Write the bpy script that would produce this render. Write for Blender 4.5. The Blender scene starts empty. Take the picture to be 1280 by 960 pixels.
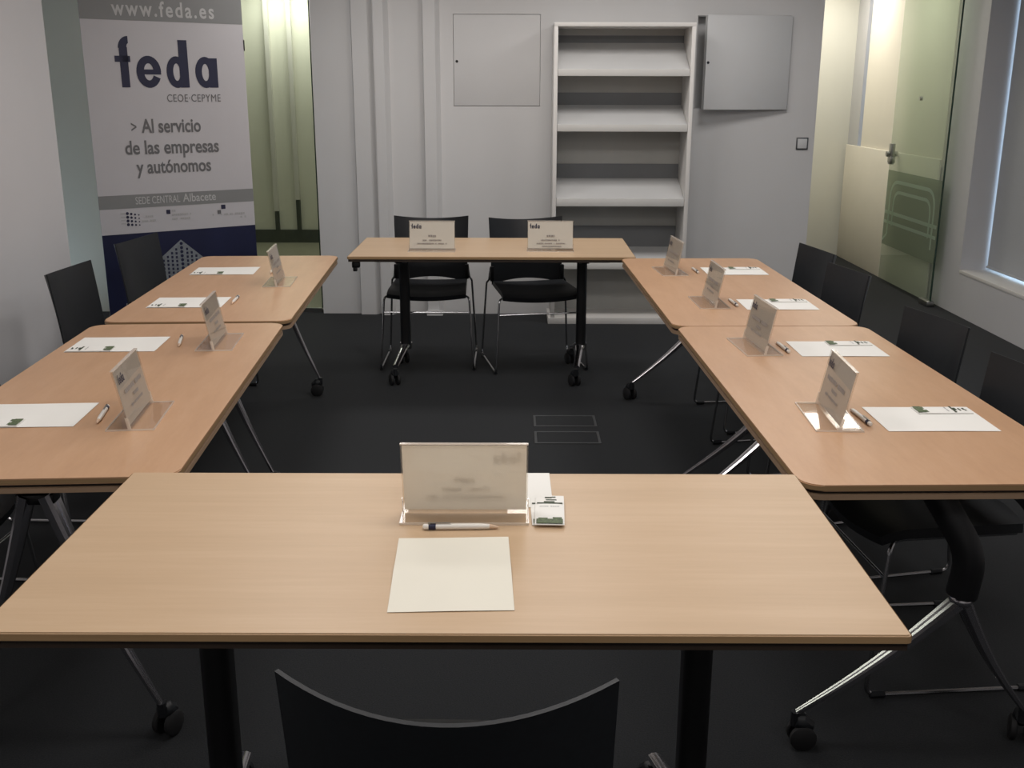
import bpy, bmesh, math, random
from mathutils import Vector, Matrix
random.seed(7)
PI = math.pi
S = bpy.context.scene
C = S.collection

# ------------------------------------------------------------------ camera
cam = bpy.data.cameras.new('camera'); camo = bpy.data.objects.new('camera', cam); C.objects.link(camo)
cam.sensor_fit = 'HORIZONTAL'; cam.sensor_width = 36; cam.lens = 36*1305.6/1280; cam.clip_start = .02
_p, _r = math.radians(15.749), math.radians(.135)
_R = Vector((1, 0, 0)); _F = Vector((0, math.cos(_p), -math.sin(_p))); _U = Vector((0, math.sin(_p), math.cos(_p)))
r_ = _R*math.cos(_r)+_U*math.sin(_r); u_ = -_R*math.sin(_r)+_U*math.cos(_r)
camo.matrix_world = Matrix(((r_.x, u_.x, -_F.x, 0), (r_.y, u_.y, -_F.y, 0), (r_.z, u_.z, -_F.z, 1.587), (0, 0, 0, 1)))
S.camera = camo

# ------------------------------------------------------------------ world, lights, exposure
w = bpy.data.worlds.new('daylight'); S.world = w; w.use_nodes = True
w.node_tree.nodes['Background'].inputs[0].default_value = (.62, .8, 1, 1)
w.node_tree.nodes['Background'].inputs[1].default_value = 3.0

def area(name, loc, sx, sy, power, col=(1, .95, .88), rot=(0, 0, 0), spread=PI):
    l = bpy.data.lights.new(name, 'AREA'); l.shape = 'RECTANGLE'; l.size = sx; l.size_y = sy
    l.energy = power; l.color = col; l.spread = spread
    o = bpy.data.objects.new(name, l); C.objects.link(o); o.location = loc; o.rotation_euler = rot
    return o
# ceiling luminaires of the meeting room (two rows) and of the corridors behind the glass
for x in (-.95, .25, 1.45):
    for y in (.3, 2.3, 4.3, 6.3):
        area('ceiling_light_room', (x, y, 2.585), .55, .55, 10.5, (1, .96, .93))
area('ceiling_light_corridor', (-2.2, 10.85, 2.585), .8, .25, 13, (1, .99, .93))
area('ceiling_light_corridor', (-2.3, 8.8, 2.585), .5, .3, 4, (1, .99, .95))
area('ceiling_light_passage', (2.8, 9.75, 2.585), .5, .5, 12, (1, .95, .86))
area('ceiling_light_passage', (2.7, 8.4, 2.585), .4, .4, 6, (1, .97, .9))
S.view_settings.view_transform = 'Standard'; S.view_settings.look = 'None'
S.view_settings.gamma = 1; S.view_settings.use_curve_mapping = False
S.view_settings.exposure = 0.05

# ------------------------------------------------------------------ materials
def newmat(name):
    m = bpy.data.materials.new(name); m.use_nodes = True
    nt = m.node_tree; b = nt.nodes['Principled BSDF']
    return m, nt, b
def coords(nt, scale):
    tc = nt.nodes.new('ShaderNodeTexCoord'); mp = nt.nodes.new('ShaderNodeMapping')
    mp.inputs['Scale'].default_value = scale
    nt.links.new(tc.outputs['Object'], mp.inputs[0]); return mp.outputs[0]
def noise(nt, scale, sc=(1, 1, 1), detail=3, rough=.55):
    n = nt.nodes.new('ShaderNodeTexNoise'); n.inputs['Scale'].default_value = scale
    n.inputs['Detail'].default_value = detail; n.inputs['Roughness'].default_value = rough
    nt.links.new(coords(nt, sc), n.inputs['Vector']); return n.outputs['Fac']
def ramp(nt, fac, stops):
    r = nt.nodes.new('ShaderNodeValToRGB'); e = r.color_ramp.elements
    while len(e) < len(stops): e.new(.5)
    for k, (p, c) in enumerate(stops): e[k].position = p; e[k].color = (*c, 1)
    nt.links.new(fac, r.inputs[0]); return r.outputs[0]
def bump(nt, b, fac, strength, dist):
    n = nt.nodes.new('ShaderNodeBump'); n.inputs['Strength'].default_value = strength; n.inputs['Distance'].default_value = dist
    nt.links.new(fac, n.inputs['Height']); nt.links.new(n.outputs[0], b.inputs['Normal'])
def plain(name, col, rough=.5, metal=0, var=.06, scale=20, bmp=0, spec=.5, sc=(1, 1, 1)):
    m, nt, b = newmat(name)
    f = noise(nt, scale, sc)
    lo = tuple(c*(1-var) for c in col); hi = tuple(min(1, c*(1+var)) for c in col)
    nt.links.new(ramp(nt, f, [(.3, lo), (.7, hi)]), b.inputs['Base Color'])
    b.inputs['Roughness'].default_value = rough; b.inputs['Metallic'].default_value = metal
    b.inputs['Specular IOR Level'].default_value = spec
    if bmp: bump(nt, b, f, .3, bmp)
    return m
def wood(name, a, c, d, stripe):
    m, nt, b = newmat(name)
    f1 = noise(nt, 3.0, stripe, 5, .6); f2 = noise(nt, 14, tuple(s*1.0 for s in stripe), 4, .7)
    mx = nt.nodes.new('ShaderNodeMath'); mx.operation = 'MULTIPLY_ADD'; mx.inputs[1].default_value = .35
    nt.links.new(f2, mx.inputs[0]); 
    m2 = nt.nodes.new('ShaderNodeMath'); m2.operation = 'MULTIPLY'; m2.inputs[1].default_value = .65
    nt.links.new(f1, m2.inputs[0]); nt.links.new(m2.outputs[0], mx.inputs[2])
    nt.links.new(ramp(nt, mx.outputs[0], [(.33, a), (.5, c), (.66, d)]), b.inputs['Base Color'])
    b.inputs['Roughness'].default_value = .38; b.inputs['Specular IOR Level'].default_value = .45
    return m
def glassy(name, tint, refl, rough=.02, milk=0, milkcol=(.8, .8, .8), trf=.4):
    m, nt, b = newmat(name); nt.nodes.remove(b)
    out = nt.nodes['Material Output']
    t = nt.nodes.new('ShaderNodeBsdfTransparent'); t.inputs[0].default_value = (*tint, 1)
    g = nt.nodes.new('ShaderNodeBsdfGlossy'); g.inputs['Roughness'].default_value = rough
    fr = nt.nodes.new('ShaderNodeFresnel'); fr.inputs[0].default_value = 1.45
    mp = nt.nodes.new('ShaderNodeMath'); mp.operation = 'MULTIPLY'; mp.inputs[1].default_value = refl
    ge = nt.nodes.new('ShaderNodeNewGeometry'); fm = nt.nodes.new('ShaderNodeMath'); fm.operation = 'SUBTRACT'; fm.inputs[0].default_value = 1
    nt.links.new(ge.outputs['Backfacing'], fm.inputs[1])
    f2 = nt.nodes.new('ShaderNodeMath'); f2.operation = 'MULTIPLY'
    nt.links.new(fr.outputs[0], f2.inputs[0]); nt.links.new(fm.outputs[0], f2.inputs[1]); nt.links.new(f2.outputs[0], mp.inputs[0])
    base = t.outputs[0]
    if milk:
        d = nt.nodes.new('ShaderNodeBsdfDiffuse'); d.inputs[0].default_value = (*milkcol, 1)
        tr = nt.nodes.new('ShaderNodeBsdfTranslucent'); tr.inputs[0].default_value = (*milkcol, 1)
        ad = nt.nodes.new('ShaderNodeMixShader'); ad.inputs[0].default_value = trf
        nt.links.new(d.outputs[0], ad.inputs[1]); nt.links.new(tr.outputs[0], ad.inputs[2])
        mm = nt.nodes.new('ShaderNodeMixShader'); mm.inputs[0].default_value = milk
        nt.links.new(base, mm.inputs[1]); nt.links.new(ad.outputs[0], mm.inputs[2]); base = mm.outputs[0]
    mx = nt.nodes.new('ShaderNodeMixShader')
    nt.links.new(mp.outputs[0], mx.inputs[0]); nt.links.new(base, mx.inputs[1]); nt.links.new(g.outputs[0], mx.inputs[2])
    nt.links.new(mx.outputs[0], out.inputs[0]); return m

M = {}
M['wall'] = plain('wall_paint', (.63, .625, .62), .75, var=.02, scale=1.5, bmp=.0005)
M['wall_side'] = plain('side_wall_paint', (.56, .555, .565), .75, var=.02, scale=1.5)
M['panel'] = plain('painted_metal', (.615, .62, .62), .8, var=.01, scale=3)
M['corr'] = plain('corridor_paint', (.76, .75, .67), .7, var=.02, scale=2)
M['alcove'] = plain('greenish_grey_paint', (.78, .78, .67), .7, var=.02, scale=2)
M['cream'] = plain('cream_paint', (.84, .79, .69), .7, var=.02, scale=2)
M['white'] = plain('white_lacquer', (.68, .66, .63), .5, var=.02, scale=4)
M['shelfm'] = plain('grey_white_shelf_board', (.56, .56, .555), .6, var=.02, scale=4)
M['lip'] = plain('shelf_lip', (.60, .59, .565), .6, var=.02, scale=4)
M['strip'] = plain('dark_grey_rear_band', (.17, .175, .18), .7, var=.04, scale=4)
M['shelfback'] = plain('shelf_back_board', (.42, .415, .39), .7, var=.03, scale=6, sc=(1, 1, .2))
M['carpet'] = plain('dark_carpet', (.0170, .0185, .0205), .95, var=.35, scale=260, bmp=.002, spec=.15)
M['carpet'].node_tree.nodes['Principled BSDF'].inputs['Sheen Weight'].default_value = .07
M['tile'] = plain('corridor_floor_tile', (.30, .29, .22), .35, var=.06, scale=5)
M['skirt'] = plain('dark_skirting', (.06, .07, .055), .6, var=.1)
M['ceil'] = plain('ceiling_paint', (.7, .7, .7), .8, var=.01)
M['oak'] = wood('pale_oak_laminate', (.495, .345, .212), (.53, .372, .232), (.565, .405, .26), (.35, 6, 4))
M['beech'] = wood('beech_laminate', (.475, .278, .158), (.51, .302, .172), (.54, .33, .195), (7, 1.2, 4))
M['edge'] = plain('wood_edge_band', (.33, .21, .105), .5, var=.1, scale=40, sc=(.1, .1, 3))
M['ply'] = plain('underside_board', (.33, .22, .14), .6, var=.12, scale=30, sc=(.1, .1, 3))
M['dark'] = plain('dark_brown_metal', (.028, .018, .012), .5, var=.1)
M['black'] = plain('black_powder_coat', (.006, .006, .007), .42, var=.1)
M['blackp'] = plain('black_plastic', (.011, .0125, .015), .48, var=.1, scale=90, bmp=.0004, spec=.4)
M['rubber'] = plain('black_rubber', (.008, .008, .009), .7, var=.1)
M['chrome'] = plain('chrome', (.62, .60, .63), .14, 1, var=.02)
M['rod'] = plain('chrome_rod', (.42, .42, .43), .22, 1, var=.03)
M['steel'] = plain('brushed_steel', (.36, .36, .35), .32, 1, var=.05)
M['frame'] = plain('socket_rim_metal', (.13, .135, .14), .4, .7, var=.05)
M['paper'] = plain('white_paper', (.80, .79, .75), .8, var=.01, scale=8)
M['paperw'] = plain('cream_paper', (.76, .73, .63), .8, var=.015, scale=5)
M['card'] = plain('sign_card', (.80, .79, .74), .7, var=.015, scale=6)
M['ink'] = plain('navy_ink', (.012, .014, .045), .6, var=.05)
M['inkg'] = plain('grey_ink', (.13, .13, .135), .6, var=.05)
M['inkl'] = plain('pale_grey_ink', (.30, .27, .25), .7, var=.05)
M['inkf'] = plain('faint_grey_ink', (.40, .40, .40), .7, var=.05)
M['inkw'] = plain('white_ink', (.47, .47, .47), .6, var=.02)
M['green'] = plain('green_print', (.085, .12, .055), .6, var=.5, scale=260)
M['greenk'] = plain('dark_green_print', (.035, .05, .025), .6, var=.4, scale=300)
M['banner'] = plain('banner_film', (.50, .49, .51), .5, var=.02, scale=3)
M['bgrey'] = plain('banner_grey_band', (.215, .22, .22), .5, var=.03, scale=6)
M['bnavy'] = plain('banner_navy', (.010, .013, .045), .4, var=.25, scale=3)
M['bbld'] = plain('banner_building_grey', (.19, .21, .23), .5, var=.2, scale=30)
M['pen'] = plain('white_pen_plastic', (.78, .75, .70), .3, var=.02)
M['pent'] = plain('pen_orange_beige_tip', (.66, .48, .34), .35, var=.05)
M['blind'] = plain('grey_blind_fabric', (.42, .43, .45), .9, var=.04, scale=160, bmp=.0004)
M['glass'] = glassy('green_tinted_glass', (.87, .90, .84), 1.0)
M['doorglass'] = glassy('door_glass', (.90, .94, .895), 1.2, milk=.17, milkcol=(.64, .69, .59))
M['frost'] = glassy('frosted_vinyl', (.85, .88, .83), .25, .3, milk=.38, milkcol=(.40, .45, .36))
M['frostl'] = glassy('frosted_vinyl_line', (.8, .9, .8), .2, .3, milk=.55, milkcol=(.66, .78, .66))
M['gedge'] = plain('glass_edge', (.02, .05, .035), .2, var=.1)
M['acryl'] = glassy('clear_acrylic', (.965, .955, .94), .9, .03, milk=.04, milkcol=(.85, .8, .75))
M['acedge'] = glassy('acrylic_polished_edge', (.95, .93, .9), 1.3, .1, milk=.55, milkcol=(.95, .88, .8))
M['cardb'] = glassy('backlit_card', (.5, .45, .4), .1, .5, milk=.97, milkcol=(.95, .92, .86), trf=.62)
M['cardt'] = glassy('translucent_insert', (.85, .8, .74), .15, .4, milk=.86, milkcol=(.70, .66, .60))
M['winglass'] = glassy('window_glass', (.92, .95, .97), 1.0)

# ------------------------------------------------------------------ mesh helpers
def box(bm, x0, x1, y0, y1, z0, z1, bev=0):
    b2 = bmesh.new() if bev else bm
    v = [b2.verts.new((x, y, z)) for x in (x0, x1) for y in (y0, y1) for z in (z0, z1)]
    for f in ((0, 1, 3, 2), (4, 6, 7, 5), (0, 4, 5, 1), (2, 3, 7, 6), (0, 2, 6, 4), (1, 5, 7, 3)):
        b2.faces.new([v[i] for i in f])
    if bev:
        bmesh.ops.bevel(b2, geom=b2.edges[:], offset=bev, segments=2, profile=.5, affect='EDGES')
        tmp = bpy.data.meshes.new('tmp'); b2.to_mesh(tmp); bm.from_mesh(tmp); b2.free(); bpy.data.meshes.remove(tmp)
    return bm
def prism(bm, pts, z0, z1, M4=None):
    a = [Vector((p[0], p[1], z0)) for p in pts]; b = [Vector((p[0], p[1], z1)) for p in pts]
    if M4: a = [M4 @ q for q in a]; b = [M4 @ q for q in b]
    a = [bm.verts.new(q) for q in a]; b = [bm.verts.new(q) for q in b]; n = len(pts)
    bm.faces.new(a[::-1]); bm.faces.new(b)
    for i in range(n): bm.faces.new((a[i], a[(i+1) % n], b[(i+1) % n], b[i]))
    return bm
XZ = Matrix(((1, 0, 0, 0), (0, 0, -1, 0), (0, 1, 0, 0), (0, 0, 0, 1)))   # (x,y,z)->(x,-z,y): outline stands up, faces -y
def rrect(w, d, r, n=6):
    o = []
    for cx, cy, a0 in ((w/2-r, d/2-r, 0), (-w/2+r, d/2-r, 90), (-w/2+r, -d/2+r, 180), (w/2-r, -d/2+r, 270)):
        for k in range(n+1):
            a = math.radians(a0+90*k/n); o.append((cx+r*math.cos(a), cy+r*math.sin(a)))
    return o
def rounded(pts, r, n=5):
    pts = [Vector(p) for p in pts]; o = [pts[0]]
    for i in range(1, len(pts)-1):
        a, b, c = pts[i-1], pts[i], pts[i+1]
        rr = min(r, (a-b).length*.48, (c-b).length*.48)
        s = b+(a-b).normalized()*rr; e = b+(c-b).normalized()*rr
        for k in range(n+1):
            t = k/n; o.append(s*(1-t)**2+b*2*t*(1-t)+e*t*t)
    o.append(pts[-1]); return o
def tube(bm, pts, r, seg=8, flat=1.0):
    """r: number or list of radii"""
    pts = [Vector(p) for p in pts]; n = len(pts); rings = []
    nrm = None
    for i, p in enumerate(pts):
        t = (pts[min(i+1, n-1)]-pts[max(i-1, 0)]).normalized()
        if nrm is None:
            nrm = t.cross(Vector((0, 0, 1)))
            if nrm.length < .1: nrm = t.cross(Vector((1, 0, 0)))
        nrm = (nrm-t*nrm.dot(t)).normalized(); bn = t.cross(nrm)
        rr = r[i] if isinstance(r, (list, tuple)) else r
        rings.append([bm.verts.new(p+(nrm*math.cos(2*PI*k/seg)+bn*math.sin(2*PI*k/seg)*flat)*rr) for k in range(seg)])
    for a, b in zip(rings, rings[1:]):
        for k in range(seg): bm.faces.new((a[k], a[(k+1) % seg], b[(k+1) % seg], b[k]))
    bm.faces.new(rings[0][::-1]); bm.faces.new(rings[-1]); return bm
def shell(bm, f, nu, nv, th):
    A = [[f(u/nu, v/nv) for v in range(nv+1)] for u in range(nu+1)]
    P = [[Vector(p) for p in row] for row in A]
    N = [[None]*(nv+1) for _ in range(nu+1)]
    for i in range(nu+1):
        for j in range(nv+1):
            du = P[min(i+1, nu)][j]-P[max(i-1, 0)][j]; dv = P[i][min(j+1, nv)]-P[i][max(j-1, 0)]
            N[i][j] = du.cross(dv).normalized()
    a = [[bm.verts.new(P[i][j]+N[i][j]*th/2) for j in range(nv+1)] for i in range(nu+1)]
    b = [[bm.verts.new(P[i][j]-N[i][j]*th/2) for j in range(nv+1)] for i in range(nu+1)]
    for i in range(nu):
        for j in range(nv):
            bm.faces.new((a[i][j], a[i+1][j], a[i+1][j+1], a[i][j+1])); bm.faces.new((b[i][j], b[i][j+1], b[i+1][j+1], b[i+1][j]))
    for i in range(nu):
        bm.faces.new((a[i][0], b[i][0], b[i+1][0], a[i+1][0])); bm.faces.new((a[i][nv], a[i+1][nv], b[i+1][nv], b[i][nv]))
    for j in range(nv):
        bm.faces.new((a[0][j], a[0][j+1], b[0][j+1], b[0][j])); bm.faces.new((a[nu][j], b[nu][j], b[nu][j+1], a[nu][j+1]))
    return bm
def obj(name, bm, m, parent=None, smooth=True):
    me = bpy.data.meshes.new(name)
    bmesh.ops.recalc_face_normals(bm, faces=bm.faces[:])
    bm.to_mesh(me); bm.free()
    if smooth:
        for p in me.polygons: p.use_smooth = True
        me.set_sharp_from_angle(angle=.6)
    me.materials.append(m)
    o = bpy.data.objects.new(name, me); C.objects.link(o)
    if parent: o.parent = parent
    return o
def bx(name, m, x0, x1, y0, y1, z0, z1, parent=None, bev=0):
    return obj(name, box(bmesh.new(), x0, x1, y0, y1, z0, z1, bev), m, parent)
def tag(o, label=None, cat=None, group=None, kind=None):
    if label: o['label'] = label
    if cat: o['category'] = cat
    if group: o['group'] = group
    if kind: o['kind'] = kind
    return o
def thing(name, label, cat, loc=(0, 0, 0), rz=0, group=None):
    o = bpy.data.objects.new(name, None); C.objects.link(o); o.empty_display_size = .1
    o.location = loc; o.rotation_euler = (0, 0, rz); return tag(o, label, cat, group)
def struct(name, m, x0, x1, y0, y1, z0, z1, label=None):
    return tag(bx(name, m, x0, x1, y0, y1, z0, z1), label, None, None, 'structure')
def kids(o): return [c for c in bpy.data.objects if c.parent == o]
def dup(root, loc, rz, label, group=None):
    r = root.copy(); C.objects.link(r); r.location = loc; r.rotation_euler = (0, 0, rz); r['label'] = label
    if group: r['group'] = group
    for ch in kids(root):
        c = ch.copy(); C.objects.link(c); c.parent = r
        for g in kids(ch):
            d = g.copy(); C.objects.link(d); d.parent = c
    return r
def text_bm(bm, body, size, M4, xs=.8, bold=0, align='LEFT', ext=.0002, sp=1.0):
    cu = bpy.data.curves.new('lettering', 'FONT'); cu.body = body; cu.size = size; cu.align_x = align
    cu.offset = bold; cu.extrude = ext; cu.space_character = sp; cu.resolution_u = 4
    o = bpy.data.objects.new('lettering', cu); C.objects.link(o)
    dg = bpy.context.evaluated_depsgraph_get(); me = bpy.data.meshes.new_from_object(o.evaluated_get(dg))
    me.transform(M4 @ Matrix.Diagonal((xs, 1, 1, 1))); bm.from_mesh(me)
    bpy.data.objects.remove(o); bpy.data.curves.remove(cu); bpy.data.meshes.remove(me); return bm
def fit_text(bm, body, x0, x1, z, h, y, bold=0, sp=1.0, cap=.69):
    """lettering on the plane y facing -y, spanning x0..x1, capital height h"""
    size = h/cap
    t = bmesh.new(); text_bm(t, body, size, Matrix.Identity(4), 1, bold, 'LEFT', .0003, sp)
    xs = [v.co.x for v in t.verts]; a, b = min(xs), max(xs); k = (x1-x0)/(b-a)
    for v in t.verts: v.co = Vector((x0+(v.co.x-a)*k, y-v.co.z, z+v.co.y))
    tmp = bpy.data.meshes.new('t'); t.to_mesh(tmp); t.free(); bm.from_mesh(tmp); bpy.data.meshes.remove(tmp); return bm

def feda(bm, x0, x1, z, h, y, th=.0004):
    """bold single-storey letters f e d a on the plane y, facing -y"""
    X = lambda v: x0+(v-258)/757*(x1-x0); Z = lambda v: z+(635-v)/365*h
    def strip(outer, inner, closed=False):
        n = len(outer); a = [bm.verts.new((X(p[0]), y, Z(p[1]))) for p in outer]; b = [bm.verts.new((X(p[0]), y, Z(p[1]))) for p in inner]
        for i in range(n if closed else n-1):
            j = (i+1) % n; bm.faces.new((a[i], a[j], b[j], b[i]))
    def quad(a, b, c, d): bm.faces.new([bm.verts.new((X(u), y-.00005, Z(v))) for u, v in ((a, c), (b, c), (b, d), (a, d))])
    def ell(cx, cy, rx, ry, a0, a1, n=28): return [(cx+rx*math.cos(math.radians(a0+(a1-a0)*k/n)), cy-ry*math.sin(math.radians(a0+(a1-a0)*k/n))) for k in range(n+1)]
    quad(293, 352, 345, 635); quad(258, 368, 408, 452)
    strip(ell(362, 352, 74, 86, 180, 90, 10), ell(362, 352, 14, 34, 180, 90, 10))
    strip(ell(494, 521, 90, 117, 0, 336), ell(494, 521, 35, 62, 0, 336)); quad(440, 583, 503, 540)
    strip(ell(700, 521, 76, 117, 0, 360), ell(700, 521, 26, 64, 0, 360)); quad(722, 790, 285, 635)
    strip(ell(918, 521, 78, 117, 0, 360), ell(918, 521, 27, 64, 0, 360)); quad(944, 1012, 414, 635)
    return bm
# ================================================================== THE SETTING
YB, XR, XL, ZC = 7.53, 3.26, -3.19, 2.6
struct('floor', M['carpet'], -3.4, 3.6, -1.6, 10.6, -.06, 0, 'dark charcoal carpet floor')
tag(bx('floor_corridor', M['tile'], -4.4, -1.38, 7.66, 11.4, -.05, .004), 'pale polished corridor floor behind the left glass', None, None, 'structure')
struct('ceiling', M['ceil'], -4.5, 3.6, -1.6, 11.5, ZC, ZC+.1)
XL = -2.25
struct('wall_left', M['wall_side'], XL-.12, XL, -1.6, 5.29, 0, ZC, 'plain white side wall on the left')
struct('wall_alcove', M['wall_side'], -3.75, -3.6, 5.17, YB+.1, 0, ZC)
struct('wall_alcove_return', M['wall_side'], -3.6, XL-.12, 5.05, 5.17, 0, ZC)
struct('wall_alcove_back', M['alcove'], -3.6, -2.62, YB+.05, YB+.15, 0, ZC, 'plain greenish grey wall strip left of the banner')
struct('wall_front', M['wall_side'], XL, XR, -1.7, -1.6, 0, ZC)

# back wall with the two cabinet openings
def wall_holes(name, m, x0, x1, z0, z1, y0, y1, holes, label):
    bm = bmesh.new(); hs = sorted(holes); cx = x0
    for hx0, hx1, hz0, hz1 in hs:
        box(bm, cx, hx0, y0, y1, z0, z1); box(bm, hx0, hx1, y0, y1, z0, hz0); box(bm, hx0, hx1, y0, y1, hz1, z1); cx = hx1
    box(bm, cx, x1, y0, y1, z0, z1)
    return tag(obj(name, bm, m), label, None, None, 'structure')
PAN1 = (-.409, .190, 1.474, 2.081); PAN2 = (1.262, 1.90, 1.46, 2.075)
wall_holes('wall_back', M['wall'], -1.385, 2.12, 0, ZC, YB, YB+.14, [PAN1, PAN2], 'pale grey painted back wall')
bx_l = [('trim_1', -1.108, -.962, .035), ('trim_2', -.956, -.850, .06), ('trim_3', -.62, -.50, .05)]
for nme, a, b, t in bx_l:
    bm = bmesh.new(); prism(bm, [(a, YB+.001), (a+.008, YB-t), (b-.03, YB-t), (b, YB+.001)], 0, ZC)
    tag(obj(nme, bm, M['wall'], None, False), {'trim_1': 'shallow boxed casing on the back wall, leftmost of three', 'trim_2': 'narrow boxed casing on the back wall, middle of three',
        'trim_3': 'boxed casing on the back wall nearest the cupboard door'}[nme], None, None, 'structure')
tag(bx('trim_4', M['wall'], -.62, -.505, YB-.075, YB-.05, 0, .035), 'small plinth block under the casing', None, None, 'structure')

# right wall with window; passage beyond
bm = bmesh.new()
WY0, WY1, WZ0, WZ1 = 5.3, 7.55, .325, 2.45
box(bm, XR, XR+.36, -1.6, WY0, 0, ZC); box(bm, XR, XR+.36, WY1, 10.6, 0, 1.0)
box(bm, XR, XR+.36, WY0, WY1, 0, WZ0); box(bm, XR, XR+.36, WY0, WY1, WZ1, ZC)
box(bm, XR, XR+.36, WY1, 9.99, 1.0, ZC); box(bm, XR, XR+.36, 9.99, 10.12, 2.5, ZC); box(bm, XR, XR+.36, 10.12, 10.6, 1.0, ZC)
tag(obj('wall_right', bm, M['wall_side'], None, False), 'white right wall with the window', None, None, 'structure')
tag(bx('wall_passage', M['corr'], 2.12, XR, 10.42, 10.55, 0, ZC), 'pale green lit wall at the end of the right passage', None, None, 'structure')
tag(bx('wall_passage_side', M['corr'], 2.0, 2.12, YB+.14, 10.42, 0, ZC), None, None, None, 'structure')
tag(bx('wall_passage_right', M['cream'], XR-.012, XR-.001, 8.06, 9.985, 1.03, ZC), 'cream lit wall above the ledge in the passage', None, None, 'structure')
tag(bx('ledge_wall', M['cream'], XR-.03, XR-.0125, 8.06, 10.37, 0, 1.085, None, .006), 'low cream half wall along the passage behind the glass door', None, None, 'structure')
# window 1: glass + blind ; window 2: narrow corridor window
w1 = tag(obj('window_1', box(bmesh.new(), XR+.30, XR+.306, WY0, WY1, WZ0, WZ1), M['winglass']), 'window behind the grey blind in the right wall', None, None, 'structure')
bm = bmesh.new()
for a, b, c, d in ((WY0, WY0+.04, WZ0, WZ1), (WY1-.04, WY1, WZ0, WZ1), (WY0, WY1, WZ0, WZ0+.03), (WY0, WY1, WZ1-.04, WZ1)): box(bm, XR+.28, XR+.33, a, b, c, d)
obj('window_frame', bm, M['white'], w1, False)
obj('window_sill', box(bmesh.new(), XR-.004, XR+.28, WY0, WY1+.0, WZ0-.02, WZ0+.006, .003), M['white'], w1)
tag(bx('window_2', M['winglass'], XR+.1, XR+.106, 9.99, 10.12, 1.0, 2.5), 'narrow bluish window slit in the passage', None, None, 'structure')
t = thing('roller_blind', 'grey roller blind pulled down over the right-hand window', 'blind', (XR+.19, 6.55, .345))
bm = bmesh.new(); shell(bm, lambda u, v: (0.0015*math.sin(u*40), -1.0+u*1.985, .012+v*2.0), 24, 6, .0015); obj('fabric', bm, M['blind'], t)
bm = bmesh.new(); tube(bm, [(0, -1.0, .010), (0, .985, .010)], .009, 8); obj('bottom_bar', bm, M['blind'], t)
bm = bmesh.new(); tube(bm, [(0, -1.0, 2.05), (0, 1.0, 2.05)], .028, 12); obj('roller_tube', bm, M['white'], t)

# left glass partition and corridor behind it
for n, a, b, c, d, mm, lb in (('wall_corridor', -4.4, -1.25, 11.2, 11.32, 'corr', 'pale green corridor wall behind the glass'), ('wall_corridor_left', -4.5, -4.4, 7.6, 11.32, 'corr', None),
                          ('wall_corridor_right', -1.38, -1.27, YB+.15, 11.2, 'corr', None)):
    tag(bx(n, M[mm], a, b, c, d, 0, ZC), lb, None, None, 'structure')
tag(bx('wall_corridor_front', M['corr'], -4.4, -3.6, YB+.05, YB+.15, 0, ZC), None, None, None, 'structure')
bm = bmesh.new(); box(bm, -4.4, -1.38, 11.17, 11.199, 0, .14); tag(obj('baseboard_corridor', bm, M['skirt']), 'dark skirting at the foot of the corridor wall', None, None, 'structure')
for k, (x, zc) in enumerate(((-2.80, .21), (-2.50, .34), (-2.27, .46))):
    lab = ('left', 'middle', 'right')[k]
    tag(bx('trim_%d' % (5+2*k), M['white'], x-.022, x+.022, 11.15, 11.199, zc, ZC), 'pale vertical strip on the corridor wall, %s of three' % lab, None, None, 'structure')
    tag(bx('trim_%d' % (6+2*k), M['skirt'], x-.02, x+.02, 11.155, 11.199, .14, zc), 'dark foot of the %s vertical strip in the corridor' % lab, None, None, 'structure')
t = thing('glass_partition', 'green tinted floor-to-ceiling glass panel behind the printed banner', 'glass panel', (-2.003, YB+.06, 0))
bx('pane', M['glass'], -.612, .598, -.005, .005, .03, 2.59, t)
bx('bottom_rail', M['steel'], -.612, .598, -.016, .016, 0, .03, t)
bx('edge_seal', M['gedge'], .599, .605, -.007, .007, .03, 2.59, t)

# open glass door standing along the right wall
t = thing('glass_door', 'open glass door with frosted band and clamp lock against right wall', 'door', (XR-.085, 7.81, 0))
bx('pane', M['doorglass'], -.005, .005, .004, 1.15, .03, 2.5, t)
bx('glass_edge', M['gedge'], -.006, .006, -.003, .004, .03, 2.5, t)
bx('frosted_band', M['frost'], -.0068, -.0052, .006, 1.148, .325, .945, t)
bm = bmesh.new()
def band(pts, wd):
    pts = [Vector((0, a, b)) for a, b in pts]; n = len(pts); L_, R_ = [], []
    for i, p in enumerate(pts):
        d = (pts[min(i+1, n-1)]-pts[max(i-1, 0)]).normalized(); q = Vector((0, -d.z, d.y))*wd/2
        L_.append(bm.verts.new((-.0078, (p+q).y, (p+q).z))); R_.append(bm.verts.new((-.0078, (p-q).y, (p-q).z)))
    for i in range(n-1): bm.faces.new((L_[i], L_[i+1], R_[i+1], R_[i]))
def arch(y0, y1, z0, z1, r): return [(p.y, p.z) for p in rounded([(0, y0, z0), (0, y0, z1), (0, y1, z1), (0, y1, z0)], r, 8)]
band(arch(.10, 1.05, .42, .86, .16), .028); band(arch(.17, .96, .50, .78, .12), .026)
band([(.02, .60), (1.14, .60)], .028); band([(.02, .52), (1.14, .52)], .026); band([(1.05, .42), (1.14, .36)], .02)
obj('frosted_emblem', bm, M['frostl'], t, False)
bm = bmesh.new(); tube(bm, [(-.012, .61, 1.527), (.012, .61, 1.527)], .016, 14); obj('glass_plug', bm, M['steel'], t)
lk = obj('clamp_lock', box(box(bmesh.new(), -.02, .02, 1.105, 1.155, .99, 1.16, .006), -.024, .024, 1.09, 1.16, 1.0, 1.06, .008), M['steel'], t)
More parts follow.
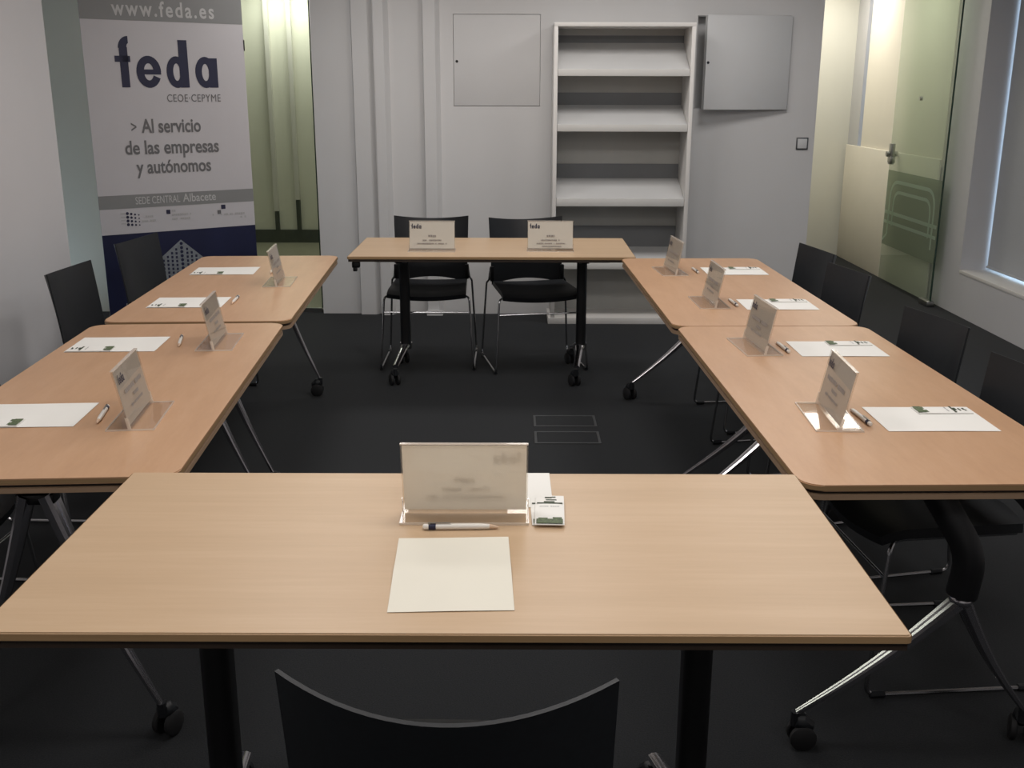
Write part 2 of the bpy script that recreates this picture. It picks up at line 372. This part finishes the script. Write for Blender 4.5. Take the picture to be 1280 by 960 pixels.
for s in (-1, 1):
    bm = bmesh.new(); tube(bm, [(s*.018, 1.13, 1.075), (s*.028, 1.13, 1.075), (s*.030, 1.13, 1.075), (s*.046, 1.13, 1.075)], [.011, .011, .024, .022], 14); obj('knob', bm, M['steel'], lk)
obj('floor_pivot', box(bmesh.new(), -.028, .028, -.01, .16, 0, .045, .006), M['steel'], t)

# access panels on the back wall
t = thing('access_panel', 'closed flush access panel left of the empty shelf unit', 'cupboard door', (-.11, YB, 1.4775))
d = obj('door', box(bmesh.new(), -.2965, .2975, -.003, .016, .0, .600, .0015), M['wall'], t)
bm = bmesh.new(); tube(bm, [(-.275, -.006, .295), (-.275, .004, .295)], .0095, 12); obj('lock', bm, M['black'], d)
bm = bmesh.new()
for q in ((-.2985, .2995, .11, .12, -.003, .603), (-.2985, -.2965, .02, .11, -.003, .603), (.2975, .2995, .02, .11, -.003, .603), (-.2985, .2995, .02, .11, -.003, -.001), (-.2985, .2995, .02, .11, .601, .603)): box(bm, *q)
obj('recess', bm, M['panel'], t)
t = thing('access_panel', 'access panel standing ajar above and left of the light switch', 'cupboard door', (1.90, YB, 1.46))
bm = bmesh.new()
for q in ((-.637, -.001, .11, .135, .002, .613), (-.637, -.634, .006, .11, .002, .613), (-.004, -.001, .006, .11, .002, .613), (-.637, -.001, .006, .11, .002, .005), (-.637, -.001, .006, .11, .610, .613)): box(bm, *q)
obj('recess', bm, M['panel'], t)
d = obj('door', box(box(bmesh.new(), -.606, 0, -.022, -.002, -.004, .612, .002), -.606, -.588, -.018, .02, 0, .608), M['panel'], t)
d.rotation_euler = (0, 0, math.radians(10.0)); d.location = (0, -.004, 0)
bm = bmesh.new(); tube(bm, [(-.590, -.026, .305), (-.590, -.018, .305)], .009, 12); k = obj('lock', bm, M['black'], d)

t = thing('light_switch', 'square white light switch with dark rim on the back wall', 'switch', (2.035, YB, 1.225))
obj('rim', box(bmesh.new(), -.042, .042, -.008, 0, -.042, .042, .003), M['frame'], t)
obj('rocker', box(bmesh.new(), -.033, .033, -.012, -.003, -.033, .033, .003), M['panel'], t)

# ================================================================== shelf unit
SX0, SX1, SY0 = .271, 1.198, 7.19
t = thing('magazine_shelf', 'tall empty white shelf unit with sloping shelves against back wall', 'shelf', ((SX0+SX1)/2, SY0, 0))
hw = (SX1-SX0)/2; D = YB-SY0-.004
for s in (-1, 1): bx('side_panel', M['white'], *(sorted((s*hw, s*(hw-.026)))), 0, D, 0, 1.985, t, .001)
bx('top_panel', M['white'], -hw, hw, 0, D, 1.985, 2.010, t, .001)
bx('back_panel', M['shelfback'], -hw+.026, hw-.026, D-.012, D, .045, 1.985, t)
bx('base_panel', M['white'], -hw-.02, hw+.02, -.004, D, 0, .045, t, .001)
for zt, zb, zr, hs in ((1.718, 1.674, 1.895, .048), (1.363, 1.317, 1.485, .083), (.872, .820, .985, .10), (.430, .388, .50, .15)):
    bm = bmesh.new()
    prism(bm, [(0.012, zt-.02), (D-.014, zr-.012), (D-.014, zr), (0.012, zt-.004)], -hw+.028, hw-.028, Matrix(((0, 0, 1, 0), (1, 0, 0, 0), (0, 1, 0, 0), (0, 0, 0, 1))))
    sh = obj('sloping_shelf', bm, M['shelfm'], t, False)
    bx('rear_dark_band', M['strip'], -hw+.028, hw-.028, D-.0145, D-.0125, zr-.01, zr+hs, t)  # dark grey band added on the back board above each shelf's rear edge
    obj('front_lip', box(bmesh.new(), -hw+.028, hw-.028, .002, .014, zb, zt, .001), M['lip'], sh)

# ================================================================== roll-up banner
ang = math.atan2(.54, .777)
t = thing('rollup_banner', 'tall printed roll-up banner standing in front of the left glass', 'banner', (-1.937, 6.132, 0), ang)
U = lambda u: u-.60
bx('print_panel', M['banner'], -.45, .45, 0, .003, .075, 2.10, t)
bx('header_band', M['bgrey'], -.45, .45, -.0008, 0, 1.945, 2.085, t)
bx('address_band', M['bgrey'], -.45, .45, -.0008, 0, .933, 1.008, t)
bx('navy_field', M['bnavy'], -.45, .45, -.0008, 0, .078, .790, t)
obj('top_rail', box(bmesh.new(), -.452, .452, -.006, .010, 2.095, 2.115, .003), M['steel'], t)
obj('base_housing', box(bmesh.new(), -.47, .47, -.05, .06, 0, .078, .012), M['steel'], t)
bm = bmesh.new(); tube(bm, [(0, .03, .05), (0, .03, 2.10)], .009, 8); obj('support_pole', bm, M['steel'], t)
bm = bmesh.new(); box(bm, .449, .455, -.002, .006, 1.80, 1.86); obj('edge_clip', bm, M['black'], t)
def txt(name, mat, *rows):
    bm = bmesh.new()
    for r in rows: fit_text(bm, *r)
    return obj(name, bm, mat, t, False)
Y0 = -.0012
txt('url_lettering', M['inkw'], ('www.feda.es', U(.319), U(.885), 1.971, .078, Y0, .002, 1.25))
obj('feda_lettering', feda(bmesh.new(), U(.312), U(.885), 1.593, .268, Y0), M['ink'], t, False)
txt('ceoe_lettering', M['inkg'], ('CEOE·CEPYME', U(.580), U(.890), 1.516, .040, Y0, 0, 1.1))
txt('slogan_mark', M['inkg'], ('>', U(.366), U(.395), 1.350, .06, Y0, .001))
for rw in (('Al servicio', U(.422), U(.760), 1.349, .076, Y0, .0022, 1, .72), ('de las empresas', U(.322), U(.858), 1.232, .076, Y0, .0022, 1, .72), ('y autónomos', U(.374), U(.803), 1.124, .076, Y0, .0022, 1, .72)):
    txt('slogan_line', M['inkg'], rw)
txt('address_lettering', M['inkw'], ('SEDE CENTRAL', U(.352), U(.605), .953, .041, Y0-.0003, 0))
txt('address_city', M['inkw'], ('Albacete', U(.622), U(.818), .953, .046, Y0-.0003, .0006))
# three small marks with illegible grey captions
bm = bmesh.new()
for i in range(4):
    for j in range(4):
        rr = .0085-.0015*i
        tube(bm, [(U(.300+.021*i), -.0014, .905-.004*i-.021*j+.002*i*j/3), (U(.300+.021*i), -.0002, .905-.004*i-.021*j+.002*i*j/3)], rr, 10)
obj('dotted_mark', bm, M['ink'], t, False)
for q, mm in (((.520, .543, .888, .912), 'ink'), ((.846, .872, .898, .922), 'ink'), ((.822, .843, .870, .892), 'inkg')):
    bx('square_mark', M[mm], U(q[0]), U(q[1]), -.0014, -.0002, q[2], q[3], t)
for z in (.906, .887, .868, .849): bx('faint_stripe', M['inkf'], U(.262), U(.287), -.0013, -.0002, z-.002, z+.002, t)
def dashes(bm, x0, x1, z, h, y, gap=.22):
    x = x0
    while x < x1-.2*h:
        wd = h*random.uniform(.45, .95)
        if random.random() > gap: box(bm, x, min(x1, x+wd), y-.0002, y, z-h*random.uniform(.35, .5), z+h*random.uniform(.35, .5))
        x += wd+h*.22
    return bm
for a, b, z in ((.376, .455, .882), (.376, .455, .857), (.55, .665, .882), (.55, .66, .858), (.79, 1.0, .866), (.552, .575, .905), (.96, 1.0, .845)):
    tag(obj('logo_caption', dashes(bmesh.new(), U(a), U(b), z, .013, Y0), M['inkf'], t, False), kind='stuff')
# printed tower block
bm = bmesh.new(); prism(bm, [(U(.590), .735), (U(.425), .606), (U(.435), .42), (U(.44), .09), (U(.84), .09), (U(.80), .545)][::-1], 0.0009, 0.0014, XZ); obj('printed_building', bm, M['bbld'], t, False)
bm = bmesh.new()
def zl(u): return .735-(.590-u)*.78 if u < .59 else .735-(u-.590)*.86
n = 0
for i in range(-6, 8):
    if i == 0: continue
    u = .590+i*.026+(.006 if i > 0 else -.006)
    z = zl(u)-.03
    while z > .12:
        box(bm, U(u)-.006, U(u)+.006, -.0018, -.0014, z-.007, z+.007); z -= .023
z = .712
while z > .12:
    tube(bm, [(U(.590), -.0019, z), (U(.590), -.0013, z)], .0095, 10); z -= .024
obj('printed_windows', bm, M['bnavy'], t, False)

# ================================================================== tables
def caster(parent, x, y, swivel=0, r=.033, chrome=True):
    bm = bmesh.new(); ca, sa = math.cos(swivel), math.sin(swivel)
    def P(a, b, c): return (x+a*ca-b*sa, y+a*sa+b*ca, c)
    tube(bm, [(x, y, .098), (x, y, .06)], .012, 10)
    tube(bm, [P(0, 0, .075), P(0, .012, .072), P(0, .03, .058), P(0, .036, .036)], [.018, .024, .022, .012], 10)
    k = obj('caster', bm, M['blackp'], parent)
    for s in (-1, 1):
        bm = bmesh.new(); tube(bm, [P(s*.010, .018, r), P(s*.013, .018, r), P(s*.024, .018, r), P(s*.028, .018, r)], [r*.9, r, r, r*.8], 18); obj('wheel', bm, M['rubber'], k)
def chrome_leg(parent, p0, p1, w0=.034, w1=.014):
    """tapering blade with a groove, from knee to caster"""
    p0, p1 = Vector(p0), Vector(p1); d = p1-p0; bm = bmesh.new()
    side = d.cross(Vector((0, 0, 1))).normalized(); up = side.cross(d).normalized()
    mid = lambda t: p0+d*t + up*(-.012*math.sin(PI*t))
    rings = []
    for k in range(9):
        tt = k/8; c = mid(tt); a = w0*(1-tt)+w1*tt; h = (.030*(1-tt)+.011*tt)
        prof = [(-1, -.6), (-.6, -1), (.6, -1), (1, -.6), (1, .5), (.75, 1), (.22, 1), (.12, .45), (-.12, .45), (-.22, 1), (-.75, 1), (-1, .5)]
        rings.append([bm.verts.new(c+side*a*.5*u+up*h*.5*v) for u, v in prof])
    for a, b in zip(rings, rings[1:]):
        for k in range(12): bm.faces.new((a[k], a[(k+1) % 12], b[(k+1) % 12], b[k]))
    bm.faces.new(rings[0]); bm.faces.new(rings[-1][::-1])
    return obj('leg', bm, M['chrome'], parent)

def t_table(label, cx, cy, rz, ztop, w, d, colx):
    t = thing('folding_table', label, 'table', (cx, cy, 0), rz)
    bm = bmesh.new(); prism(bm, rrect(w, d, .006, 2), ztop-.016, ztop)
    bmesh.ops.bevel(bm, geom=[e for e in bm.edges if abs(e.verts[0].co.z-e.verts[1].co.z) < 1e-5], offset=.0022, segments=2, affect='EDGES')
    obj('tabletop', bm, M['oak'], t)
    bm = bmesh.new(); o1 = rrect(w+.003, d+.003, .008, 3); o2 = rrect(w-.004, d-.004, .005, 3)
    n = len(o1); z0, z1 = ztop-.0135, ztop-.0025
    for i in range(n):
        j = (i+1) % n
        q = [bm.verts.new((*o1[i], z0)), bm.verts.new((*o1[j], z0)), bm.verts.new((*o1[j], z1)), bm.verts.new((*o1[i], z1))]; bm.faces.new(q)
    bmesh.ops.remove_doubles(bm, verts=bm.verts[:], dist=1e-5)
    obj('edge_band', bm, M['edge'], t, False)
    bx('underside_board', M['dark'], -w/2+.004, w/2-.004, -d/2+.004, d/2-.004, ztop-.029, ztop-.0165, t)
    for s in (-1, 1):
        bx('rail', M['black'], -w/2+.12, w/2-.12, s*.17-.02, s*.17+.02, ztop-.058, ztop-.029, t)
    for s in (-1, 1):
        x = s*colx
        bm = bmesh.new(); prism(bm, rrect(.056, .072, .02, 5), .185, ztop-.05)
        for v in bm.verts: v.co.x += x
        cl = obj('column', bm, M['black'], t)
        bm = bmesh.new(); prism(bm, [(-.30, ztop-.045), (.30, ztop-.045), (.05, ztop-.085), (-.05, ztop-.085)], x-.02, x+.02, Matrix(((0, 0, 1, 0), (1, 0, 0, 0), (0, 1, 0, 0), (0, 0, 0, 1))))
        obj('top_arm', bm, M['black'], t, False)
        bm = bmesh.new(); tube(bm, [(x, 0, .19), (x, 0, .155)], [.036, .032], 14); obj('collar', bm, M['chrome'], cl)
        for q in (-1, 1):
            bm = bmesh.new()
            tube(bm, rounded([(x, 0, .185), (x-.008, q*.045, .165), (x-.035, q*.25, .112)], .04, 4), [.028, .027, .025, .023, .021, .019, .017, .014], 10, .7)
            obj('foot', bm, M['chrome'], t)
            caster(t, x-.037, q*.245, swivel=.4)
    return t
tf = t_table('pale oak meeting table nearest the camera', -.107, 1.826, math.radians(-.1), .765, 1.472, .713, .470)
tb = t_table('pale oak head table in front of the two rear chairs', -.108, 5.829, math.radians(-.3), .74, 1.517, .735, .500)
bm = bmesh.new(); box(bm, -.74, -.70, -.34, -.30, .675, .706, .004); box(bm, -.735, -.715, -.335, -.31, .655, .676, .003); obj('link_latch', bm, M['black'], tb)

def side_table(label, cx, cy, rz, style):
    w, l = .704, 1.620
    t = thing('flip_top_table', label, 'table', (cx, cy, 0), rz)
    bm = bmesh.new(); prism(bm, rrect(w, l, .05, 8), .725, .74)
    bmesh.ops.bevel(bm, geom=[e for e in bm.edges if abs(e.verts[0].co.z-e.verts[1].co.z) < 1e-5], offset=.0022, segments=2, affect='EDGES')
    obj('tabletop', bm, M['beech'], t)
    bm = bmesh.new(); o1 = rrect(w+.003, l+.003, .0515, 8); n = len(o1)
    for i in range(n):
        j = (i+1) % n; bm.faces.new([bm.verts.new((*o1[i], .7275)), bm.verts.new((*o1[j], .7275)), bm.verts.new((*o1[j], .7375)), bm.verts.new((*o1[i], .7375))])
    bmesh.ops.remove_doubles(bm, verts=bm.verts[:], dist=1e-5); obj('edge_band', bm, M['edge'], t)
    bm = bmesh.new(); prism(bm, rrect(w-.02, l-.02, .042, 6), .716, .725); obj('spacer', bm, M['dark'], t)
    bm = bmesh.new(); prism(bm, rrect(w-.002, l-.002, .05, 8), .704, .716); obj('lower_board', bm, M['ply'], t)
    bx('centre_beam', M['black'], -.03, .03, -l/2+.14, l/2-.14, .660, .704, t)
    for q in (-1, 1):
        ye = q*(l/2-.095)
        bm = bmesh.new(); box(bm, -.22, .22, ye-.02, ye+.02, .676, .704, .004); obj('top_arm', bm, M['black'], t)
        if style == 'column':
            kn = (.075, ye+q*.02, .43)
            bm = bmesh.new(); tube(bm, rounded([(.0, ye-q*.015, .68), (.080, ye+q*.035, .54), kn], .09, 6), .030, 12, 1.2); cl = obj('column', bm, M['black'], t)
            bm = bmesh.new(); bmesh.ops.create_uvsphere(bm, u_segments=14, v_segments=8, radius=.027)
            for v in bm.verts: v.co = Vector((v.co.x*1.0, v.co.y*1.1, v.co.z*.8))+Vector(kn)+Vector((0, 0, -.012))
            obj('knuckle', bm, M['chrome'], cl)
            for s in (-1, 1):
                chrome_leg(t, (kn[0]+s*.006, kn[1], kn[2]-.02), (s*.285, ye-q*.01, .095), .046, .016)
                caster(t, s*.288, ye-q*.01, swivel=s*.6+q)
        else:
            for s in (-1, 1):
                chrome_leg(t, (s*.022, ye, .668), (s*.235, ye, .095), .066, .018)
                caster(t, s*.238, ye, swivel=s*.6+q)
            bm = bmesh.new(); box(bm, -.045, .045, ye-.024, ye+.024, .645, .672, .006); obj('leg_bracket', bm, M['black'], t)
    return t
side_table('near left beech table carrying two place settings', -1.161, 3.015, .058, 'v')
side_table('far left beech table beside the roll-up banner', -1.233, 4.672, .046, 'v')
side_table('near right beech table carrying the largest acrylic sign', .981, 2.995, .023, 'column')
side_table('far right beech table touching the head table corner', .937, 4.622, .021, 'column')

# ================================================================== chairs (facing local -y)
def make_chair(label, loc, rz):
    t = thing('stacking_chair', label, 'chair', loc, rz)
    def back(u, v):
        x = (u-.5)*.45; q = 1-(x/.225)**2
        xx = x*(1-.04*(1-v))
        zb = .447+.030*q; zt = .848-.024*q
        z = zb+(zt-zb)*v
        y = .215+.045*v**1.3+.078*q*(.45+.55*v)
        return (xx, y, z)
    bm = bmesh.new(); shell(bm, back, 20, 8, .0065); obj('backrest', bm, M['blackp'], t)
    def seat(u, v):
        x = (u-.5)*.455; q = 1-(x/.2275)**2; s = v
        y = -.215-.030*q+(.395+.03*q)*v + .040*q*v
        z = .460-.012*q+.002*s-.030*max(0, .22-v)**2*12
        return (x*(1-.05*v), y, z)
    bm = bmesh.new(); shell(bm, seat, 14, 12, .026); obj('seat', bm, M['blackp'], t)
    for s in (-1, 1):
        pts = [(s*.222, .225, .55), (s*.232, .225, .475), (s*.245, .235, .46), (s*.271, .268, .010), (s*.271, -.235, .010), (s*.245, -.195, .435), (s*.205, -.16, .438), (s*.205, .17, .445)]
        bm = bmesh.new(); tube(bm, rounded(pts, .035, 5), .0062, 8); obj('side_frame', bm, M['rod'], t)
        for y in (-.20, .22):
            bm = bmesh.new(); tube(bm, [(s*.271, y-.02, .010), (s*.271, y+.02, .010)], .0100, 8); obj('glide', bm, M['blackp'], t)
        bm = bmesh.new(); box(bm, *sorted((s*.205, s*.228)), .195, .222, .47, .56, .004); obj('back_bracket', bm, M['black'], t)
    bm = bmesh.new(); tube(bm, [(-.252, -.203, .345), (.252, -.203, .345)], .0048, 8); obj('crossbar', bm, M['rod'], t)
    bm = bmesh.new(); tube(bm, [(-.205, .06, .438), (.205, .06, .438)], .0055, 8); obj('seat_crossbar', bm, M['rod'], t)
    return t
ch = make_chair('black stacking chair nearest the camera, seen from behind', (-.074, 1.475, 0), PI-.045)
LB = 'black chairs around the tables'
ch['group'] = LB
D_ = math.radians
for x, y, a, sx, lb in (
    (-.494, 6.13, 0, 1, 'black stacking chair behind the head table, left one'),
    (.130, 6.09, D_(11), 1, 'black stacking chair behind the head table, right one, turned slightly'),
    (-1.66, 2.66, D_(88), .9, 'black chair mostly hidden beneath near left table, at its camera end'),
    (-1.66, 3.42, D_(88), .9, 'black chair hidden beneath near left table, at its far end'),
    (-1.645, 4.44, D_(86), .88, 'black chair against white left wall, top corner above table edge'),
    (-1.675, 5.34, D_(82), 1, 'black chair in front of navy part of the banner'),
    (1.17, 2.76, D_(-85), .9, 'black chair cut by the right frame edge, beside near right table'),
    (1.185, 3.425, D_(-78), .82, 'black chair in front of the glass door foot'),
    (1.19, 4.42, D_(-80), .82, 'black chair below the cream half wall, second from the back'),
    (1.215, 5.02, D_(-83), .92, 'farthest black chair on right side, below the light switch')):
    dup(ch, (x, y, 0), a, lb, LB).scale = (sx, 1, 1)

# ================================================================== name signs (facing local -y)
def sign_parts(t, kind):
    W2, H, L = .125, .152, .030
    m = M['acryl']
    bm = bmesh.new(); box(bm, -W2, W2, -.0585, .0585, 0, .004); obj('base_plate', bm, m, t, False)
    bm = bmesh.new()
    for a, b, c, d in ((-W2, W2, -.0615, -.0585), (-W2, W2, .0585, .0615), (-W2-.002, -W2, -.0615, .0615), (W2, W2+.002, -.0615, .0615)): box(bm, a, b, c, d, 0, .0045)
    obj('base_edge', bm, M['acedge'], t, False)
    SH = Matrix(((1, 0, 0, 0), (0, 1, L/H, 0), (0, 0, 1, .0045), (0, 0, 0, 1)))   # leaning back
    def up(b2):
        for v in b2.verts: v.co = SH @ v.co
        return b2
    obj('front_sheet', up(box(bmesh.new(), -W2, W2, -.0042, -.0022, 0, H)), m, t, False)
    obj('rear_sheet', up(box(bmesh.new(), -W2, W2, .0022, .0042, 0, H)), m, t, False)
    obj('insert_card', up(box(bmesh.new(), -W2+.003, W2-.003, -.0012, .0002, .008 if kind != 'front' else .004, H-.003)), {'side': M['cardt'], 'front': M['cardb']}.get(kind, M['card']), t, False)
    bm = bmesh.new(); box(bm, -W2, W2, -.0045, .0045, H, H+.0022); box(bm, -W2-.0015, -W2, -.0045, .0045, 0, .03); box(bm, W2, W2+.0015, -.0045, .0045, 0, .03)
    obj('sheet_edge', up(bm), M['acedge'], t, False)
    yy = -.0045
    bm = bmesh.new(); feda(bm, -.112, -.058, H-.038, .026, yy-.0001)
    obj('feda_lettering', up(bm), M['ink'] if kind != 'front' else M['inkf'], t, False)
    bm = bmesh.new()
    if kind == 'side':
        dashes(bm, -.085, .085, .088, .013, yy, .1); dashes(bm, -.03, .03, .066, .010, yy, .1); dashes(bm, -.065, .06, .046, .008, yy, .15)
    else:
        dashes(bm, -.020, .022, .074, .012, yy, 0); dashes(bm, -.05, .05, .052, .008, yy, .1); dashes(bm, -.08, .08, .034, .007, yy, .1)
        if kind == 'rear2': dashes(bm, -.05, .06, .019, .007, yy, .1)
    obj('printed_lines', up(bm), M['inkl'] if kind != 'front' else M['inkf'], t, False)
def make_sign(label, loc, rz, kind, group='acrylic name signs on the tables'):
    t = thing('name_sign', label, 'sign', loc, rz, group); sign_parts(t, kind); return t
s0 = make_sign('acrylic name sign nearest the camera on near left table', (-.995, 2.675, .7402), D_(96), 'side')
for x, y, a, lb in ((-1.012, 3.525, D_(95), 'acrylic name sign on near left table, by the joint to the far table'),
                    (-1.055, 4.70, D_(94), 'acrylic name sign alone on far left table'),
                    (.850, 2.68, D_(-92.5), 'acrylic name sign nearest the camera on right side'),
                    (.828, 3.475, D_(-86), 'second nearest acrylic name sign on right side'),
                    (.812, 4.245, D_(-88), 'third acrylic name sign on right side, on far right table'),
                    (.762, 5.01, D_(-85), 'farthest acrylic name sign on right side, before the shelf unit')):
    dup(s0, (x, y, .7402), a, lb)
make_sign('cream name card standing before left rear chair on head table', (-.437, 5.675, .7402), D_(0), 'rear1', 'name cards on the head table')
make_sign('cream name card standing before right rear chair on head table', (.207, 5.69, .7402), D_(-1), 'rear2', 'name cards on the head table')
make_sign('large name sign seen from behind on the nearest table', (-.093, 1.955, .7652), PI, 'front', 'sign on the nearest table')

# ================================================================== paper sheets, packets, pens
def sheet(label, x, y, z, rz, w, d, m, fold=False, group=None):
    bm = bmesh.new()
    nx, ny = 8, 10
    def f(u, v):
        zz = .0006+.0006*math.sin(u*3+v*2)**2
        if fold: zz += .0035*(1-abs(v-.5)*2)**3
        return ((u-.5)*w, (v-.5)*d, zz)
    shell(bm, f, nx, ny, .0003)
    o = obj('paper_sheet', bm, m); o.location = (x, y, z); o.rotation_euler = (0, 0, rz)
    return tag(o, label, 'paper', group)
sheet('blank cream sheet lying in front of the pen on nearest table', -.1045, 1.687, .7655, D_(2.2), .208, .291, M['paperw'], True)
sheet('white sheet half hidden behind the large sign on nearest table', -.062, 2.081, .7655, D_(.5), .292, .196, M['paper'])
GP = 'white sheets at the side places'
Lp = ((-1.296, 2.680, 3.5), (-1.352, 3.491, 3.2), (-1.327, 4.225, 3.0), (-1.384, 4.999, 4.0))
Rp = ((1.117, 2.667, 0.6), (1.103, 3.452, 0.5), (1.086, 4.212, .6), (1.076, 5.028, .6))
Lt = ('white sheet nearest the camera on the left side', 'white sheet behind nearest left sign', 'white sheet on far left table, nearer one', 'white sheet on far left table, farther one by the banner')
Rt = ('white sheet nearest the camera on the right side', 'second nearest white sheet on the right side', 'white sheet on far right table, nearer one', 'white sheet on far right table, farther one')
def make_packet(parent_label, loc, rz, lone=False):
    t = thing('sweetener_packet', parent_label, 'packet', loc, rz, 'small printed packets at the places')
    def pf(u, v):
        e = min(u, 1-u, v, 1-v)
        return ((u-.5)*.058, (v-.5)*.150, .0012+.0022*min(1, e*7))
    bm = bmesh.new(); shell(bm, pf, 8, 12, .0016); obj('wrapper', bm, M['paper'], t)
    bm = bmesh.new()
    for k, (a, b, c, d) in enumerate(((-.026, .026, -.073, -.052), (-.022, -.004, -.052, -.047), (.006, .024, -.052, -.044))): box(bm, a, b, c, d, .0044, .0047)
    obj('green_print', bm, M['green'], t, False)
    bm = bmesh.new()
    for a, b, c, d in ((-.026, .026, .026, .032), (-.012, .010, .032, .039), (-.008, .014, .044, .049), (-.010, .004, .056, .062), (.004, .012, .060, .064)): box(bm, a, b, c, d, .0044, .0047)
    obj('dark_print', bm, M['greenk'], t, False)
    bm = bmesh.new(); dashes(bm, -.02, .02, 0, .004, 0, .1)
    for v in bm.verts: v.co = Vector((v.co.x, .012+v.co.z, .0046+v.co.y*.3))
    obj('small_print', bm, M['inkf'], t, False)
    return t
pk = make_packet('small green and white packet lying beneath another, beside the large sign', (.068, 1.968, .7652), D_(1))
dup(pk, (.0765, 1.957, .7702), D_(-2), 'green and white packet lying on top of another beside the large sign')
def make_pen(label, loc, rz, m='pen'):
    t = thing('ballpoint_pen', label, 'pen', loc, rz, 'white pens at the places')
    z = .0062
    bm = bmesh.new(); tube(bm, [(-.050, 0, z), (-.045, 0, z), (.035, 0, z), (.055, 0, z-.0005)], [.0052, .0058, .0058, .0048], 12); obj('barrel', bm, M['pen'], t)
    bm = bmesh.new(); tube(bm, [(.055, 0, z-.0005), (.068, 0, z-.002), (.073, 0, z-.003)], [.0048, .003, .001], 10); obj('tip', bm, M['pent'], t)
    bm = bmesh.new(); tube(bm, [(-.063, 0, z), (-.049, 0, z)], [.0060, .0062], 12); obj('dark_band', bm, M['ink'], t)
    bm = bmesh.new(); tube(bm, [(-.074, 0, z), (-.072, 0, z), (-.063, 0, z)], [.004, .0056, .0058], 12); obj('cap', bm, M['pen'], t)
    bm = bmesh.new(); box(bm, -.062, -.020, -.0018, .0018, z+.0072, z+.0086, .0004); box(bm, -.064, -.060, -.0018, .0018, z, z+.0086); obj('clip', bm, M['steel'], t)
    return t
pn = make_pen('white pen with dark band lying along the large sign base', (-.098, 1.874, .7652), D_(1.5))
Lpen = ((-1.099, 2.676, D_(-80)), (-1.150, 3.525, D_(-77)), (-1.148, 4.26, D_(-86)), (-1.155, 4.985, D_(-84)))
Rpen = ((.934, 2.673, D_(93)), (.921, 3.460, D_(93)), (.909, 4.233, D_(93)), (.886, 5.03, D_(93)))
Lpt = ('white pen beside nearest left sign', 'white pen beside the second left sign', 'white pen on far left table beside nearer sheet', 'white pen tucked behind the farthest left sign')
Rpt = ('white pen beside nearest right sign', 'white pen beside the second nearest right sign', 'white pen beside the third right sign', 'white pen beside the farthest right sign')
for k in range(4):
    x, y, a = Lp[k]; sheet(Lt[k], x, y, .7404, D_(a), .298, .212, M['paper'], group=GP)
    c, s = math.cos(D_(a)), math.sin(D_(a)); dx, dy = -.070, -.075
    dup(pk, (x+dx*c-dy*s, y+dx*s+dy*c, .7420), D_(a+90), 'green printed packet on ' + Lt[k])
    x, y, a = Rp[k]; sheet(Rt[k], x, y, .7404, D_(a), .292, .212, M['paper'], group=GP)
    c, s = math.cos(D_(a)), math.sin(D_(a)); dx, dy = .062, .070
    dup(pk, (x+dx*c-dy*s, y+dx*s+dy*c, .7420), D_(a-90), 'green printed packet on ' + Rt[k])
    x, y, a = Lpen[k]; dup(pn, (x, y, .7402), a, Lpt[k])
    x, y, a = Rpen[k]; dup(pn, (x, y, .7402), a, Rpt[k])

# ================================================================== floor sockets
for y0, y1, lb in ((4.853, 5.034, 'rectangular floor socket lid with thin metal rim, farther of two'), (4.600, 4.778, 'rectangular floor socket lid with thin metal rim, nearer of two')):
    t = thing('floor_socket', lb, 'floor socket', (.262, (y0+y1)/2, 0), 0, 'floor socket lids in the carpet'); a = .155; b = (y1-y0)/2
    bm = bmesh.new()
    for q in ((-a, a, -b, -b+.014), (-a, a, b-.014, b), (-a, -a+.012, -b+.014, b-.014), (a-.012, a, -b+.014, b-.014)): box(bm, *q, 0, .004)
    obj('rim', bm, M['frame'], t, False)
    bx('lid', M['carpet'], -a+.013, a-.013, -b+.015, b-.015, 0, .003, t)
